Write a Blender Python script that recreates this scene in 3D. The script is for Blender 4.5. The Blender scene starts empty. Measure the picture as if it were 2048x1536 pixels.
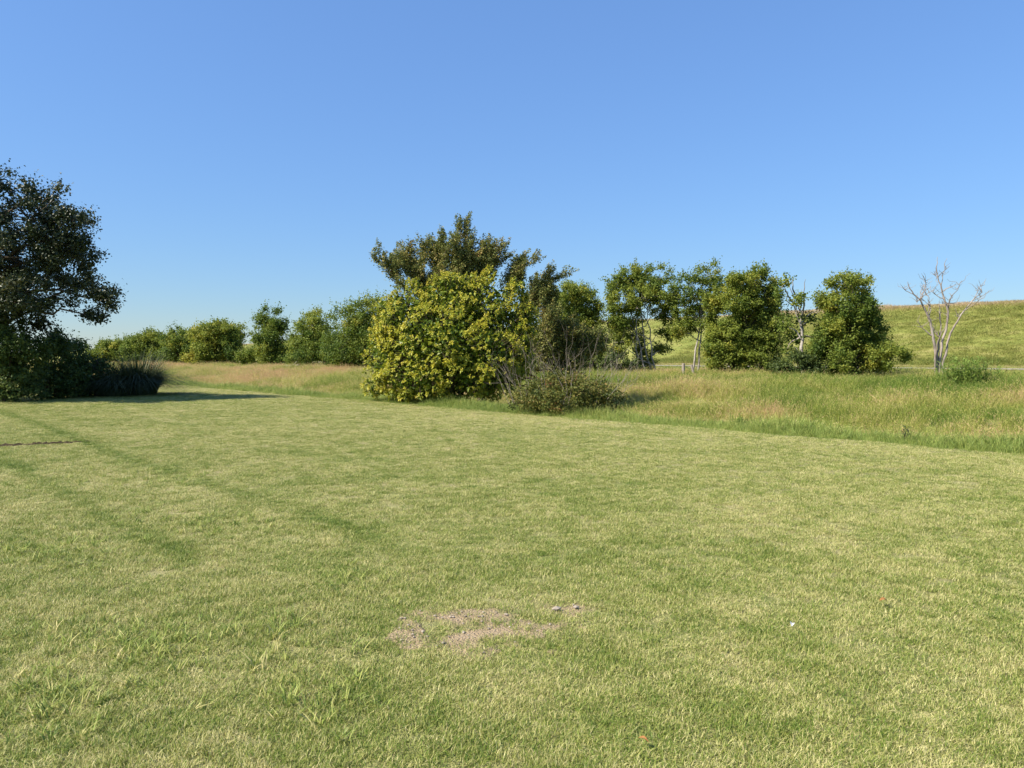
import bpy, math, random
import numpy as np

# ------------------------------------------------------------------ camera, sky, sun, exposure
sc = bpy.context.scene
COL = sc.collection
CAM_H, F_PX, PITCH = 1.6, 1518.0, math.radians(2.0)      # focal length in photo pixels (2048 wide)
cd = bpy.data.cameras.new('camera'); cam = bpy.data.objects.new('camera', cd); COL.objects.link(cam)
cam.location = (0, 0, CAM_H); cam.rotation_euler = (math.radians(90) - PITCH, 0, 0)
cd.sensor_width = 36.0; cd.lens = 36.0 * F_PX / 2048.0; cd.clip_start = 0.05; cd.clip_end = 8000
sc.camera = cam
SUN_EL = math.radians(45); SUN_XY = (-0.906, -0.423)       # horizontal direction towards the sun
w = bpy.data.worlds.new('World'); sc.world = w; w.use_nodes = True
wn = w.node_tree; bg = wn.nodes['Background']
sky = wn.nodes.new('ShaderNodeTexSky'); sky.sky_type = 'NISHITA'; sky.sun_disc = False
sky.sun_elevation = SUN_EL; sky.sun_rotation = math.atan2(SUN_XY[0], SUN_XY[1])
sky.air_density = 1.0; sky.dust_density = 0.3; sky.ozone_density = 8.6; sky.altitude = 50
# soft shoulder on the sky's brightness (colour kept), as a camera exposes it
_sp = wn.nodes.new('ShaderNodeSeparateColor'); _pw = wn.nodes.new('ShaderNodeMath'); _pw.operation = 'POWER'; _pw.inputs[1].default_value = -0.42
_sc = wn.nodes.new('ShaderNodeVectorMath'); _sc.operation = 'SCALE'
wn.links.new(sky.outputs[0], _sp.inputs[0]); wn.links.new(_sp.outputs[1], _pw.inputs[0]); wn.links.new(sky.outputs[0], _sc.inputs[0]); wn.links.new(_pw.outputs[0], _sc.inputs['Scale'])
wn.links.new(_sc.outputs[0], bg.inputs[0]); bg.inputs[1].default_value = 0.136
sd = bpy.data.lights.new('sun', 'SUN'); sd.energy = 4.7; sd.angle = math.radians(0.55); sd.color = (1.0, 0.93, 0.82)
so = bpy.data.objects.new('sun', sd); COL.objects.link(so)
from mathutils import Vector
so.rotation_euler = Vector((SUN_XY[0]*math.cos(SUN_EL), SUN_XY[1]*math.cos(SUN_EL), math.sin(SUN_EL))).to_track_quat('Z', 'Y').to_euler()
sc.view_settings.view_transform = 'Standard'; sc.view_settings.look = 'None'
sc.view_settings.exposure = 0.97; sc.view_settings.gamma = 1.0; sc.view_settings.use_curve_mapping = False
sc.cycles.max_bounces = 6; sc.cycles.diffuse_bounces = 3; sc.cycles.transmission_bounces = 4

rng = np.random.default_rng(11)
R3 = lambda n: rng.normal(size=(n, 3))
def reseed(text):
    global rng
    rng = np.random.default_rng(sum((i+1)*ord(ch) for i, ch in enumerate(text)))
def unit(a): return a / np.maximum(np.linalg.norm(a, axis=-1, keepdims=True), 1e-9)

# ------------------------------------------------------------------ coordinates
# s runs across the ditch (0 at the viewer, growing towards the levee), t runs along it
NS = np.array([0.75, 0.6614]); ET = np.array([-0.6614, 0.75])
def st_of(x, y): return NS[0]*x + NS[1]*y, ET[0]*x + ET[1]*y
def xy_of(s, t): return NS[0]*s + ET[0]*t, NS[1]*s + ET[1]*t
def at(px, py, D):
    """world point at depth D (metres ahead) seen at photo pixel px, py"""
    u = (px - 1024) / F_PX; v = (768 - py) / F_PX
    dy = math.cos(PITCH) + v*math.sin(PITCH); dz = -math.sin(PITCH) + v*math.cos(PITCH)
    k = D / dy
    return np.array([u*k, D, CAM_H + dz*k])
def depth(px, s): return s / (NS[0]*(px - 1024)/F_PX + NS[1])

def hash2(ix, iy, seed):
    h = np.sin(ix*127.1 + iy*311.7 + seed*74.7) * 43758.5453
    return h - np.floor(h)
def vnoise(x, y, scale, seed=0):
    x = np.asarray(x, float)/scale; y = np.asarray(y, float)/scale
    ix = np.floor(x); iy = np.floor(y); fx = x-ix; fy = y-iy
    fx = fx*fx*(3-2*fx); fy = fy*fy*(3-2*fy)
    a = hash2(ix, iy, seed); b = hash2(ix+1, iy, seed); c = hash2(ix, iy+1, seed); d = hash2(ix+1, iy+1, seed)
    return (a*(1-fx)+b*fx)*(1-fy) + (c*(1-fx)+d*fx)*fy
def fbm(x, y, scale, seed=0, octv=4):
    tot = 0; amp = 1; nrm = 0
    for k in range(octv):
        tot = tot + amp*vnoise(x, y, scale/2**k, seed+k*3.1); nrm += amp; amp *= 0.55
    return tot/nrm

PS = [-3000, 12, 14.5, 16, 18, 20.5, 22.5, 25, 29, 33, 36.5, 45, 60, 67, 71.5, 76, 79, 102.5, 105, 109, 112, 140, 3000]
PZ = [0, 0, -.03, -.16, -.75, -1.3, -1.35, -1.0, -.45, .02, .22, .3, .42, .6, .68, .95, 1.5, 7.9, 8.3, 8.35, 7.8, .8, .0]
_fs = np.linspace(-20, 160, 1801); _fz = np.interp(_fs, PS, PZ)
_k = np.hanning(19); _k /= _k.sum(); _fz2 = np.convolve(np.pad(_fz, 9, mode='edge'), _k, 'valid')
def height(x, y):
    s, t = st_of(x, y)
    s2 = s + 0.9*(vnoise(t, s*0, 14, 5)-.5)*np.clip((s-14)/4, 0, 1)*np.clip((70-s)/10, 0, 1)
    z = np.interp(s2, _fs, _fz2)
    lev = np.interp(t, [-400, 20, 100, 260, 600], [1.06, 1.0, .98, .70, .62])
    z = np.where(s > 76, 0.95 + (z-0.95)*lev, z)
    amp = np.interp(s, [-50, 12, 18, 30, 60, 66, 75, 80, 103, 130], [.05, .05, .25, .35, .2, .05, .06, .15, .15, .2])
    return z + amp*(fbm(x, y, 6.0, 2, 3)-.5)

# ------------------------------------------------------------------ object helpers
def tag(o, label=None, cat=None, group=None, kind=None):
    if label: o['label'] = label
    if cat: o['category'] = cat
    if group: o['group'] = group
    if kind: o['kind'] = kind
    return o
def empty(name, loc, label, cat, group=None):
    o = bpy.data.objects.new(name, None); COL.objects.link(o); o.location = tuple(loc); o.empty_display_size = .3
    return tag(o, label, cat, group)
class MB:
    """collects vertices, polygons and a per-vertex tint, becomes one mesh object"""
    def __init__(s): s.v = []; s.f = []; s.t = []; s.n = 0
    def add(s, v, f, t=0.5):
        v = np.asarray(v, float); s.v.append(v)
        t = np.full(len(v), t) if np.isscalar(t) else np.asarray(t, float)
        s.t.append(t)
        s.f.append(np.asarray(f, int) + s.n); s.n += len(v)
    def mesh(s, name, mat, smooth=False, origin=(0, 0, 0)):
        me = bpy.data.meshes.new(name)
        V = np.concatenate(s.v) - np.asarray(origin); 
        ln = np.concatenate([np.full(len(f), f.shape[1]) for f in s.f]); vi = np.concatenate([f.ravel() for f in s.f])
        me.vertices.add(len(V)); me.vertices.foreach_set('co', V.ravel())
        me.loops.add(len(vi)); me.loops.foreach_set('vertex_index', vi)
        me.polygons.add(len(ln)); me.polygons.foreach_set('loop_start', np.concatenate([[0], np.cumsum(ln)[:-1]])); me.polygons.foreach_set('loop_total', ln)
        me.polygons.foreach_set('use_smooth', np.full(len(ln), smooth))
        a = me.attributes.new('tint', 'FLOAT', 'POINT'); a.data.foreach_set('value', np.concatenate(s.t))
        me.materials.append(mat); me.update(calc_edges=True); me.validate()
        return me
    def obj(s, name, mat, parent=None, smooth=False, origin=None):
        org = np.array(parent.location) if parent is not None and origin is None else np.asarray(origin if origin is not None else (0, 0, 0), float)
        o = bpy.data.objects.new(name, s.mesh(name, mat, smooth, org)); COL.objects.link(o)
        if parent is not None: o.parent = parent
        else: o.location = tuple(org)
        return o

# ------------------------------------------------------------------ materials
def ramp(nt, stops):
    r = nt.nodes.new('ShaderNodeValToRGB'); e = r.color_ramp.elements
    while len(e) < len(stops): e.new(0.5)
    for k, (p, c) in enumerate(stops): e[k].position = p; e[k].color = (*c, 1)
    return r
def new_mat(name):
    m = bpy.data.materials.new(name); m.use_nodes = True; nt = m.node_tree
    return m, nt, nt.nodes['Principled BSDF'], nt.nodes['Material Output']
def math_n(nt, op, a, b):
    n = nt.nodes.new('ShaderNodeMath'); n.operation = op
    for k, x in enumerate((a, b)):
        if isinstance(x, (int, float)): n.inputs[k].default_value = x
        else: nt.links.new(x, n.inputs[k])
    return n.outputs[0]
def leaf_mat(name, stops, spread=0.35, trans=0.3, instanced=False, rough=0.55, spec=0.25):
    m, nt, p, out = new_mat(name)
    at_ = nt.nodes.new('ShaderNodeAttribute'); at_.attribute_name = 'tint'
    geo = nt.nodes.new('ShaderNodeNewGeometry')
    v = math_n(nt, 'ADD', at_.outputs['Fac'], math_n(nt, 'MULTIPLY', math_n(nt, 'SUBTRACT', geo.outputs['Random Per Island'], .5), spread))
    if instanced:
        ai = nt.nodes.new('ShaderNodeAttribute'); ai.attribute_name = 'itint'; ai.attribute_type = 'INSTANCER'
        v = math_n(nt, 'ADD', v, math_n(nt, 'SUBTRACT', ai.outputs['Fac'], .5))
    r = ramp(nt, stops); nt.links.new(v, r.inputs[0])
    nt.links.new(r.outputs[0], p.inputs['Base Color']); p.inputs['Roughness'].default_value = rough
    p.inputs['Specular IOR Level'].default_value = spec
    if trans > 0:
        tr = nt.nodes.new('ShaderNodeBsdfTranslucent'); nt.links.new(r.outputs[0], tr.inputs[0])
        mx = nt.nodes.new('ShaderNodeMixShader'); mx.inputs[0].default_value = trans
        nt.links.new(p.outputs[0], mx.inputs[1]); nt.links.new(tr.outputs[0], mx.inputs[2]); nt.links.new(mx.outputs[0], out.inputs[0])
    return m
def noise_mat(name, stops, scale, detail=6, rough=0.9, bump=0.0, bscale=None, stretch=None, tint=0.0):
    m, nt, p, out = new_mat(name)
    tc = nt.nodes.new('ShaderNodeTexCoord'); src = tc.outputs['Object']
    if stretch:
        mp = nt.nodes.new('ShaderNodeMapping'); mp.inputs['Scale'].default_value = stretch; nt.links.new(src, mp.inputs[0]); src = mp.outputs[0]
    n = nt.nodes.new('ShaderNodeTexNoise'); n.inputs['Scale'].default_value = scale; n.inputs['Detail'].default_value = detail; n.inputs['Roughness'].default_value = .65
    nt.links.new(src, n.inputs['Vector'])
    v = n.outputs[0]
    if tint:
        a = nt.nodes.new('ShaderNodeAttribute'); a.attribute_name = 'tint'
        v = math_n(nt, 'ADD', math_n(nt, 'MULTIPLY', v, 1-tint), math_n(nt, 'MULTIPLY', a.outputs['Fac'], tint))
    r = ramp(nt, stops); nt.links.new(v, r.inputs[0]); nt.links.new(r.outputs[0], p.inputs['Base Color'])
    p.inputs['Roughness'].default_value = rough; p.inputs['Specular IOR Level'].default_value = .15
    if bump:
        b = nt.nodes.new('ShaderNodeBump'); b.inputs['Strength'].default_value = bump; b.inputs['Distance'].default_value = .1
        n2 = nt.nodes.new('ShaderNodeTexNoise'); n2.inputs['Scale'].default_value = bscale or scale*3; n2.inputs['Detail'].default_value = 5
        nt.links.new(src, n2.inputs['Vector']); nt.links.new(n2.outputs[0], b.inputs['Height']); nt.links.new(b.outputs[0], p.inputs['Normal'])
    return m

LAWN = [(0.0, (0.084, 0.149, 0.017)), (.3, (0.163, 0.239, 0.030)), (.55, (0.252, 0.294, 0.055)), (.78, (0.395, 0.386, 0.114)), (1.0, (0.592, 0.536, 0.237))]
M_lawn_ground = noise_mat('lawn_soil_and_thatch', [(0.2, (0.103, 0.149, 0.029)), (.5, (0.218, 0.230, 0.069)), (.8, (0.380, 0.322, 0.161))], 40, 8, bump=.6, bscale=90, tint=.75)
M_lawn_blade = leaf_mat('lawn_blades', LAWN, .9, .25, True, .5, .3)
M_bank_ground = noise_mat('bank_soil', [(.3, (0.120, 0.144, 0.036)), (.55, (0.204, 0.216, 0.060)), (.75, (0.300, 0.240, 0.120))], 1.2, 8, bump=.7, bscale=9)
M_levee_ground = noise_mat('levee_turf', [(.25, (0.129, 0.161, 0.033)), (.5, (0.206, 0.218, 0.049)), (.75, (0.323, 0.276, 0.105))], .35, 10, bump=.12, bscale=6)
M_far_ground = noise_mat('far_field', [(.3, (.1, .14, .03)), (.7, (.22, .22, .07))], .05, 8)
M_road = noise_mat('pale_gravel', [(.3, (.22, .195, .14)), (.7, (.36, .32, .24))], 3, 8, bump=.4)
M_meadow = leaf_mat('meadow_grass', [(0, (0.080, 0.152, 0.022)), (.28, (0.187, 0.248, 0.037)), (.5, (0.321, 0.331, 0.068)), (.72, (0.508, 0.455, 0.149)), (.88, (0.588, 0.427, 0.224)), (1, (0.535, 0.317, 0.174))], .4, .3, True, .6, .2)
M_levee_blade = leaf_mat('levee_grass', [(0, (0.079, 0.129, 0.025)), (.35, (0.197, 0.223, 0.045)), (.6, (0.290, 0.270, 0.071)), (.85, (0.474, 0.352, 0.190)), (1, (0.658, 0.492, 0.380))], .35, .3, True, .6, .2)
M_verge = leaf_mat('verge_grass', [(0, (0.107, 0.166, 0.032)), (.5, (0.255, 0.326, 0.063)), (.8, (0.416, 0.427, 0.112)), (1, (0.617, 0.534, 0.226))], .5, .3, True, .55, .3)
M_bark = noise_mat('grey_brown_bark', [(.3, (.045, .035, .022)), (.6, (.105, .082, .054)), (.8, (.17, .14, .10))], 6, 8, bump=.6, stretch=(1, 1, .25))
M_pale_bark = noise_mat('pale_bark', [(.25, (.18, .15, .12)), (.5, (.36, .32, .27)), (.8, (.52, .48, .43))], 5, 8, bump=.5, stretch=(1, 1, .3))
M_dead = noise_mat('weathered_dead_wood', [(.25, (0.136, 0.106, 0.087)), (.5, (0.306, 0.255, 0.213)), (.75, (0.442, 0.391, 0.332))], 2.2, 9, bump=.7, bscale=14, stretch=(1, 1, .22))
M_twig = noise_mat('bare_twig_wood', [(.3, (.16, .13, .10)), (.7, (.33, .28, .22))], 8)
M_yellow = leaf_mat('yellow_green_large_leaves', [(0, (0.040, 0.086, 0.011)), (.3, (0.111, 0.171, 0.016)), (.55, (0.281, 0.312, 0.023)), (.8, (0.502, 0.462, 0.042)), (1, (0.603, 0.523, 0.084))], .25, .38, rough=.45, spec=.35)
M_elm = leaf_mat('olive_brown_small_leaves', [(0, (0.067, 0.097, 0.024)), (.4, (0.164, 0.193, 0.045)), (.7, (0.289, 0.260, 0.069)), (1, (0.462, 0.308, 0.105))], .5, .28)
M_green = leaf_mat('mid_green_leaves', [(0, (0.042, 0.081, 0.015)), (.35, (0.109, 0.167, 0.025)), (.6, (0.203, 0.247, 0.036)), (.8, (0.312, 0.322, 0.046)), (1, (0.457, 0.402, 0.060))], .25, .42)
M_dark = leaf_mat('dark_evergreen_leaves', [(0, (.014, .026, .009)), (.5, (.034, .052, .015)), (1, (.09, .09, .032))], .5, .15, rough=.45, spec=.35)
M_hedge = leaf_mat('dark_hedge_leaves', [(0, (0.025, 0.050, 0.013)), (.5, (0.062, 0.106, 0.022)), (1, (0.150, 0.188, 0.044))], .6, .3)
M_blue = leaf_mat('dull_green_thicket_leaves', [(0, (.03, .05, .014)), (.5, (.065, .095, .022)), (1, (.12, .15, .03))], .5, .28)
M_russet = leaf_mat('russet_green_shrub_leaves', [(0, (.045, .07, .014)), (.4, (.12, .14, .026)), (.65, (.22, .20, .042)), (.85, (.27, .17, .06)), (1, (.27, .12, .06))], .6, .3)
M_weed = leaf_mat('broad_weed_leaves', [(0, (.09, .16, .03)), (.5, (.20, .29, .05)), (1, (.36, .42, .10))], .5, .38)
M_pampas = leaf_mat('arching_grass_leaves', [(0, (.028, .05, .016)), (.5, (.06, .085, .03)), (1, (.14, .14, .06))], .5, .25)
M_stone = noise_mat('pale_gravel_stone', [(.3, (.20, .165, .12)), (.7, (.40, .34, .27))], 30, tint=.5)
M_soil = noise_mat('bare_reddish_soil', [(.15, (.17, .18, .05)), (.45, (.28, .235, .11)), (.75, (.35, .26, .15)), (.95, (.42, .32, .20))], 22, 8, bump=.6, bscale=70, tint=.62)
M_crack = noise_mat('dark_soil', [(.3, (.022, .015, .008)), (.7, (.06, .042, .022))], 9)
M_post = noise_mat('weathered_post_wood', [(.3, (.22, .18, .14)), (.7, (.42, .36, .29))], 8, stretch=(1, 1, .2))
M_marker = noise_mat('yellow_marker_plastic', [(.3, (.62, .42, .03)), (.7, (.72, .5, .05))], 6, rough=.5)
M_dryleaf = noise_mat('dry_orange_leaf', [(.3, (.22, .10, .035)), (.7, (.36, .18, .06))], 60)
M_feather = noise_mat('white_feather', [(.3, (.38, .38, .37)), (.7, (.55, .55, .53))], 60)

# ------------------------------------------------------------------ ground sheets
def lawn_tint(x, y):
    s, t = st_of(x, y)
    v = 0.55 + 0.26*(fbm(x, y, 2.6, 21, 4)+.05) + 0.42*(fbm(x, y, .4, 31, 3)-.5) + .34*(vnoise(x, y, .11, 33)-.5)
    v = v + 0.10*(fbm(x, y, 11, 41, 2)-.5)
    for s0, wd in ((1.95, .14), (3.45, .15)):                      # two greener wheel tracks along the ditch
        v = v - .29*np.exp(-((s-s0-.07*np.sin(t*.35))/wd)**2)*np.clip((t-4)/4, 0, 1)*(0.5+vnoise(x, y, .8, 77))
    v = v + .10*np.clip((s-11)/2.5, 0, 1)
    return v - .10
def dirt(x, y):
    """bare patch in front of the viewer, 0..1"""
    dx = (x+.20)/.50; dy = (y-4.40)/.46
    r = dx*dx + dy*dy + 3.6*(fbm(x, y, .22, 55, 4)-.44)
    a = np.clip(1.1-r, 0, 1)
    r2 = ((x-.35)/.22)**2 + ((y-4.72)/.14)**2
    v = np.maximum(a, .6*np.clip(1.1-r2, 0, 1))*1.5
    return np.clip(v + 1.5*(fbm(x, y, .075, 91, 2)-.5)*np.clip(v*2.5, 0, 1), 0, 1)
def sheet(name, ss, ts, mat, tintf=None, lift=0.0):
    S, T = np.meshgrid(ss, ts, indexing='ij'); X, Y = xy_of(S, T); Z = height(X, Y) + lift
    n, m = S.shape; idx = np.arange(n*m).reshape(n, m)
    f = np.stack([idx[:-1, :-1], idx[1:, :-1], idx[1:, 1:], idx[:-1, 1:]], -1).reshape(-1, 4)
    mb = MB(); mb.add(np.stack([X, Y, Z], -1).reshape(-1, 3), f, .5 if tintf is None else np.clip(tintf(X, Y), 0, 1).ravel())
    return tag(mb.obj(name, mat, smooth=True), kind='structure')
def axis(*segs):
    out = []
    for a, b, n in segs: out.append(np.linspace(a, b, n, endpoint=False))
    return np.unique(np.concatenate(out + [np.array([segs[-1][1]])]))
TS = axis((-2500, -120, 12), (-120, -25, 30), (-25, 60, 240), (60, 200, 100), (200, 600, 30), (600, 2500, 10))
sheet('lawn', axis((-2500, -60, 12), (-60, -8, 26), (-8, 15.5, 120)), TS, M_lawn_ground, lawn_tint)
sheet('ditch_bank', axis((15.5, 40, 70), (40, 67, 40)), TS, M_bank_ground)
sheet('levee', axis((67, 112, 90), (112, 145, 24)), TS, M_levee_ground)
sheet('far_field', axis((145, 400, 12), (400, 2500, 8)), TS, M_far_ground)
rd = sheet('gravel_road', axis((68.2, 71.2, 6)), TS, M_road, lift=.05)

# ------------------------------------------------------------------ grass (instanced clumps)
def blades_mb(n, radius, h, wd, lean, segs=2, head=0.0, seed=1, htint=.4, curl=.5):
    g = np.random.default_rng(seed); mb = MB()
    r = radius*np.sqrt(g.random(n)); a = g.random(n)*2*math.pi
    bx, by = r*np.cos(a), r*np.sin(a); hh = h*(.55+.75*g.random(n)); la = g.random(n)*2*math.pi; ll = lean*(.2+g.random(n))
    fa = la + math.pi/2 + g.normal(size=n)*.5
    for k in range(n):
        pts = []; 
        for q in range(segs+1):
            f = q/segs
            off = ll[k]*hh[k]*(f**(1+curl)); z = hh[k]*(f - .25*ll[k]*f*f)
            c = np.array([bx[k]+math.cos(la[k])*off, by[k]+math.sin(la[k])*off, z])
            ww = wd*(1-.85*f**1.5)*.5
            sv = np.array([math.cos(fa[k]), math.sin(fa[k]), 0])*ww
            if q < segs: pts += [c-sv, c+sv]
            else: pts += [c]
        tv = .5 + g.normal()*.06
        V = np.array(pts); nq = segs-1
        if nq > 0:
            fq = [[2*i, 2*i+1, 2*i+3, 2*i+2] for i in range(nq)]
            # keep one island: quads and the tip triangle share vertices
            base = mb.n; mb.add(V, np.array(fq), tv); mb.f.append(np.array([[base+2*nq, base+2*nq+1, base+2*nq+2]]))
        else: mb.add(V, np.array([[0, 1, 2]]), tv)
        if head and g.random() < head:                       # loose seed head near the tip
            tip = V[-1]; d = unit(V[-1]-V[-3])
            for j in range(5):
                c = tip - d*h*.09*j*.8 + g.normal(size=3)*h*.012
                u = unit(d + g.normal(size=3)*.5)*h*.045; s_ = unit(np.cross(u, g.normal(size=3)))*h*.012
                mb.add(np.array([c-u, c+s_, c+u, c-s_]), np.array([[0, 1, 2, 3]]), .5+htint)
    return mb
def grass(name, pts, rot, scl, idx, tint, protos, mat):
    """one object: clump meshes set on every point by geometry nodes"""
    me = bpy.data.meshes.new(name); n = len(pts)
    me.vertices.add(n); me.vertices.foreach_set('co', np.asarray(pts, float).ravel())
    for an, ty, key, val in (('rot', 'FLOAT_VECTOR', 'vector', rot), ('scl', 'FLOAT_VECTOR', 'vector', scl), ('idx', 'INT', 'value', idx), ('itint', 'FLOAT', 'value', tint)):
        a = me.attributes.new(an, ty, 'POINT'); a.data.foreach_set(key, np.asarray(val).ravel().astype('i4' if ty == 'INT' else 'f4'))
    me.materials.append(mat)
    o = bpy.data.objects.new(name, me); COL.objects.link(o)
    ng = bpy.data.node_groups.new(name, 'GeometryNodeTree')
    ng.interface.new_socket('Geometry', in_out='INPUT', socket_type='NodeSocketGeometry'); ng.interface.new_socket('Geometry', in_out='OUTPUT', socket_type='NodeSocketGeometry')
    gi = ng.nodes.new('NodeGroupInput'); go = ng.nodes.new('NodeGroupOutput'); jn = ng.nodes.new('GeometryNodeJoinGeometry')
    for pm in reversed(protos):
        src = bpy.data.objects.new(name+'_clump', pm)
        oi = ng.nodes.new('GeometryNodeObjectInfo'); oi.inputs['Object'].default_value = src; oi.inputs['As Instance'].default_value = False
        g2 = ng.nodes.new('GeometryNodeGeometryToInstance'); ng.links.new(oi.outputs['Geometry'], g2.inputs[0]); ng.links.new(g2.outputs[0], jn.inputs[0])
    def na(nm, ty):
        q = ng.nodes.new('GeometryNodeInputNamedAttribute'); q.data_type = ty; q.inputs[0].default_value = nm; return q.outputs[0]
    io = ng.nodes.new('GeometryNodeInstanceOnPoints'); ng.links.new(gi.outputs[0], io.inputs['Points']); ng.links.new(jn.outputs[0], io.inputs['Instance'])
    io.inputs['Pick Instance'].default_value = True
    ng.links.new(na('idx', 'INT'), io.inputs['Instance Index']); ng.links.new(na('scl', 'FLOAT_VECTOR'), io.inputs['Scale'])
    er = ng.nodes.new('FunctionNodeEulerToRotation'); ng.links.new(na('rot', 'FLOAT_VECTOR'), er.inputs[0]); ng.links.new(er.outputs[0], io.inputs['Rotation'])
    ng.links.new(io.outputs[0], go.inputs[0])
    md = o.modifiers.new('clumps', 'NODES'); md.node_group = ng
    return o
def scatter_view(n, d0, d1, spread=.82, extra=1.5, p=1.0):
    """points on the ground in the wedge in front of the viewer; p = how fast the density falls with distance"""
    u = rng.random(n); e = 2-p
    D = (d0**e + u*(d1**e-d0**e))**(1/e) if e > 1e-6 else d0*(d1/d0)**u
    X = (rng.random(n)*2-1)*(spread*D+extra)
    return X, D
def rots(n, tilt=.12):
    r = np.zeros((n, 3)); r[:, :2] = rng.normal(size=(n, 2))*tilt; r[:, 2] = rng.random(n)*2*math.pi; return r

# mown lawn
X, Y = scatter_view(270000, 2.0, 60, .8, 1.0, 1.15)
s, t = st_of(X, Y); k = (s < 14.8 + .25*np.sin(t*1.3) + .9*(vnoise(X, Y, .8, 401)-.5)) & (rng.random(len(X)) > np.clip(dirt(X, Y)*1.0 + .55*np.clip((vnoise(X, Y, .22, 301)-.72)*6, 0, 1), 0, .88))
X, Y = X[k], Y[k]; n = len(X); D = np.hypot(X, Y)
protos = [blades_mb(60, .075, .026, .0036, 1.5, 2, seed=s_).mesh('lawn_clump', M_lawn_blade) for s_ in (1, 2, 3, 4)]
protos += [blades_mb(12, .08, .018, .0034, 2.4, 2, seed=s_).mesh('thatch_clump', M_lawn_blade) for s_ in (5, 6)]
sz = np.interp(D, [2, 10, 30, 60], [.85, 1.0, 1.3, 1.8]); zs = sz**.35*(.75+.6*vnoise(X, Y, .5, 8))
th = rng.random(n) < .32
grass('lawn_grass', np.stack([X, Y, height(X, Y)], -1), rots(n, .1), np.stack([sz, sz, zs], -1), np.where(th, 4+rng.integers(0, 2, n), rng.integers(0, 4, n)), np.clip(lawn_tint(X, Y) + rng.normal(size=n)*.13 + .28*th, .0, 1.15), protos, M_lawn_blade)
tag(bpy.data.objects['lawn_grass'], 'short mown yellow green lawn grass with straw patches in front', 'grass', kind='stuff')

# coarser taller tufts left in the lawn
cx = []
for (px, py, wx, wy, m) in ((400, 1052, 150, 22, 70), (110, 1105, 140, 40, 80), (270, 1300, 230, 60, 120), (545, 1275, 40, 20, 18), (90, 1420, 150, 60, 60), (640, 1420, 120, 60, 40), (700, 1165, 80, 30, 24), (300, 960, 200, 25, 50)):
    q = np.stack([px + rng.normal(size=m)*wx*.6, py + rng.normal(size=m)*wy*.6], -1)
    for a, b in q:
        Dd = CAM_H*F_PX/max(b-715, 40); cx.append(((a-1024)/F_PX*Dd, Dd))
cx = np.array(cx); X, Y = cx[:, 0], cx[:, 1]; n = len(X)
protos = [blades_mb(16, .05, .085, .0085, 1.1, 3, seed=s_).mesh('coarse_clump', M_verge) for s_ in (11, 12, 13)]
sz = .45+.5*rng.random(n)
tag(grass('coarse_lawn_tuft', np.stack([X, Y, height(X, Y)], -1), rots(n, .15), np.stack([sz, sz, sz], -1), rng.integers(0, 3, n), .58+rng.normal(size=n)*.16, protos, M_verge), 'bright green coarse broad bladed tufts standing out of the lawn', 'grass', kind='stuff')

# unmown verge along the ditch edge
n0 = 11000; s = 14.2 + rng.random(n0)**.9*3.6; t = np.concatenate([rng.random(n0//2)*42-14, rng.random(n0-n0//2)*110-20])
s = s + .35*np.sin(t*.45) + .25*np.sin(t*1.3); X, Y = xy_of(s, t)
n = len(X); protos = [blades_mb(34, .16, .34, .009, .8, 3, seed=s_, head=.12, htint=.35).mesh('verge_clump', M_verge) for s_ in (21, 22, 23)]
sz = (.40+.80*vnoise(X, Y, 2.2, 9))*(.7+.5*rng.random(n)); sz *= np.clip(.28+(s-14.5)/1.8, .22, 1.1)
tag(grass('verge_grass', np.stack([X, Y, height(X, Y)], -1), rots(n, .12), np.stack([sz*1.3, sz*1.3, sz], -1), rng.integers(0, 3, n), .42+.45*(fbm(X, Y, 3, 61)-.5)+rng.normal(size=n)*.08, protos, M_verge), 'taller bright green grass strip along the edge of the mown lawn', 'grass', kind='stuff')

# tall meadow on the ditch and its far bank
n0 = 46000; s = 18 + rng.random(n0)*46; t = np.concatenate([rng.random(n0*6//10)*75-32, 43+rng.random(n0-n0*6//10)**1.3*170])
keep = rng.random(n0) < np.interp(s, [18, 36, 46, 64], [1, 1, .55, .35]); s, t = s[keep], t[keep]
X, Y = xy_of(s, t); n = len(X); zz = height(X, Y)
D = np.hypot(X, Y); hz = np.interp(s, [18, 24, 36, 44, 62, 66], [.9, .95, 1.0, .75, .5, .25])*(.45+.85*vnoise(X, Y, 2.2, 15))*(.75+.45*rng.random(n))
protos = [blades_mb(46, .34, .62, .010, .75, 3, seed=s_, head=hd, htint=.33).mesh('meadow_clump', M_meadow) for s_, hd in ((31, .1), (32, .2), (33, .45), (34, .6))]
pink = fbm(X, Y, 7, 71, 4); rel = (s-24)/12
p2 = fbm(X, Y, 2.4, 171, 3)
tint = .43 + .85*(pink-.5) + .7*(p2-.5) + .30*np.clip((vnoise(X, Y, 1.7, 207)-.8)*6, 0, 1) + .12*np.clip((t-35)/40, 0, 1) + rng.normal(size=n)*.07 - .15*np.clip((vnoise(X, Y, 2.5, 83)-.68)*4, 0, 1)
tint = np.where(s > 46, tint-.12, tint)
idx = np.clip(np.round((pink-.3)*6 + rng.normal(size=n)*.8), 0, 3)
sx = np.interp(D, [15, 50, 200], [.85, 1.1, 2.0])
tag(grass('meadow_grass', np.stack([X, Y, zz], -1), rots(n, .14), np.stack([sx, sx, hz], -1), idx, tint, protos, M_meadow), 'tall tan and green wild grass with pinkish seed heads on the far ditch bank', 'grass', kind='stuff')

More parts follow.
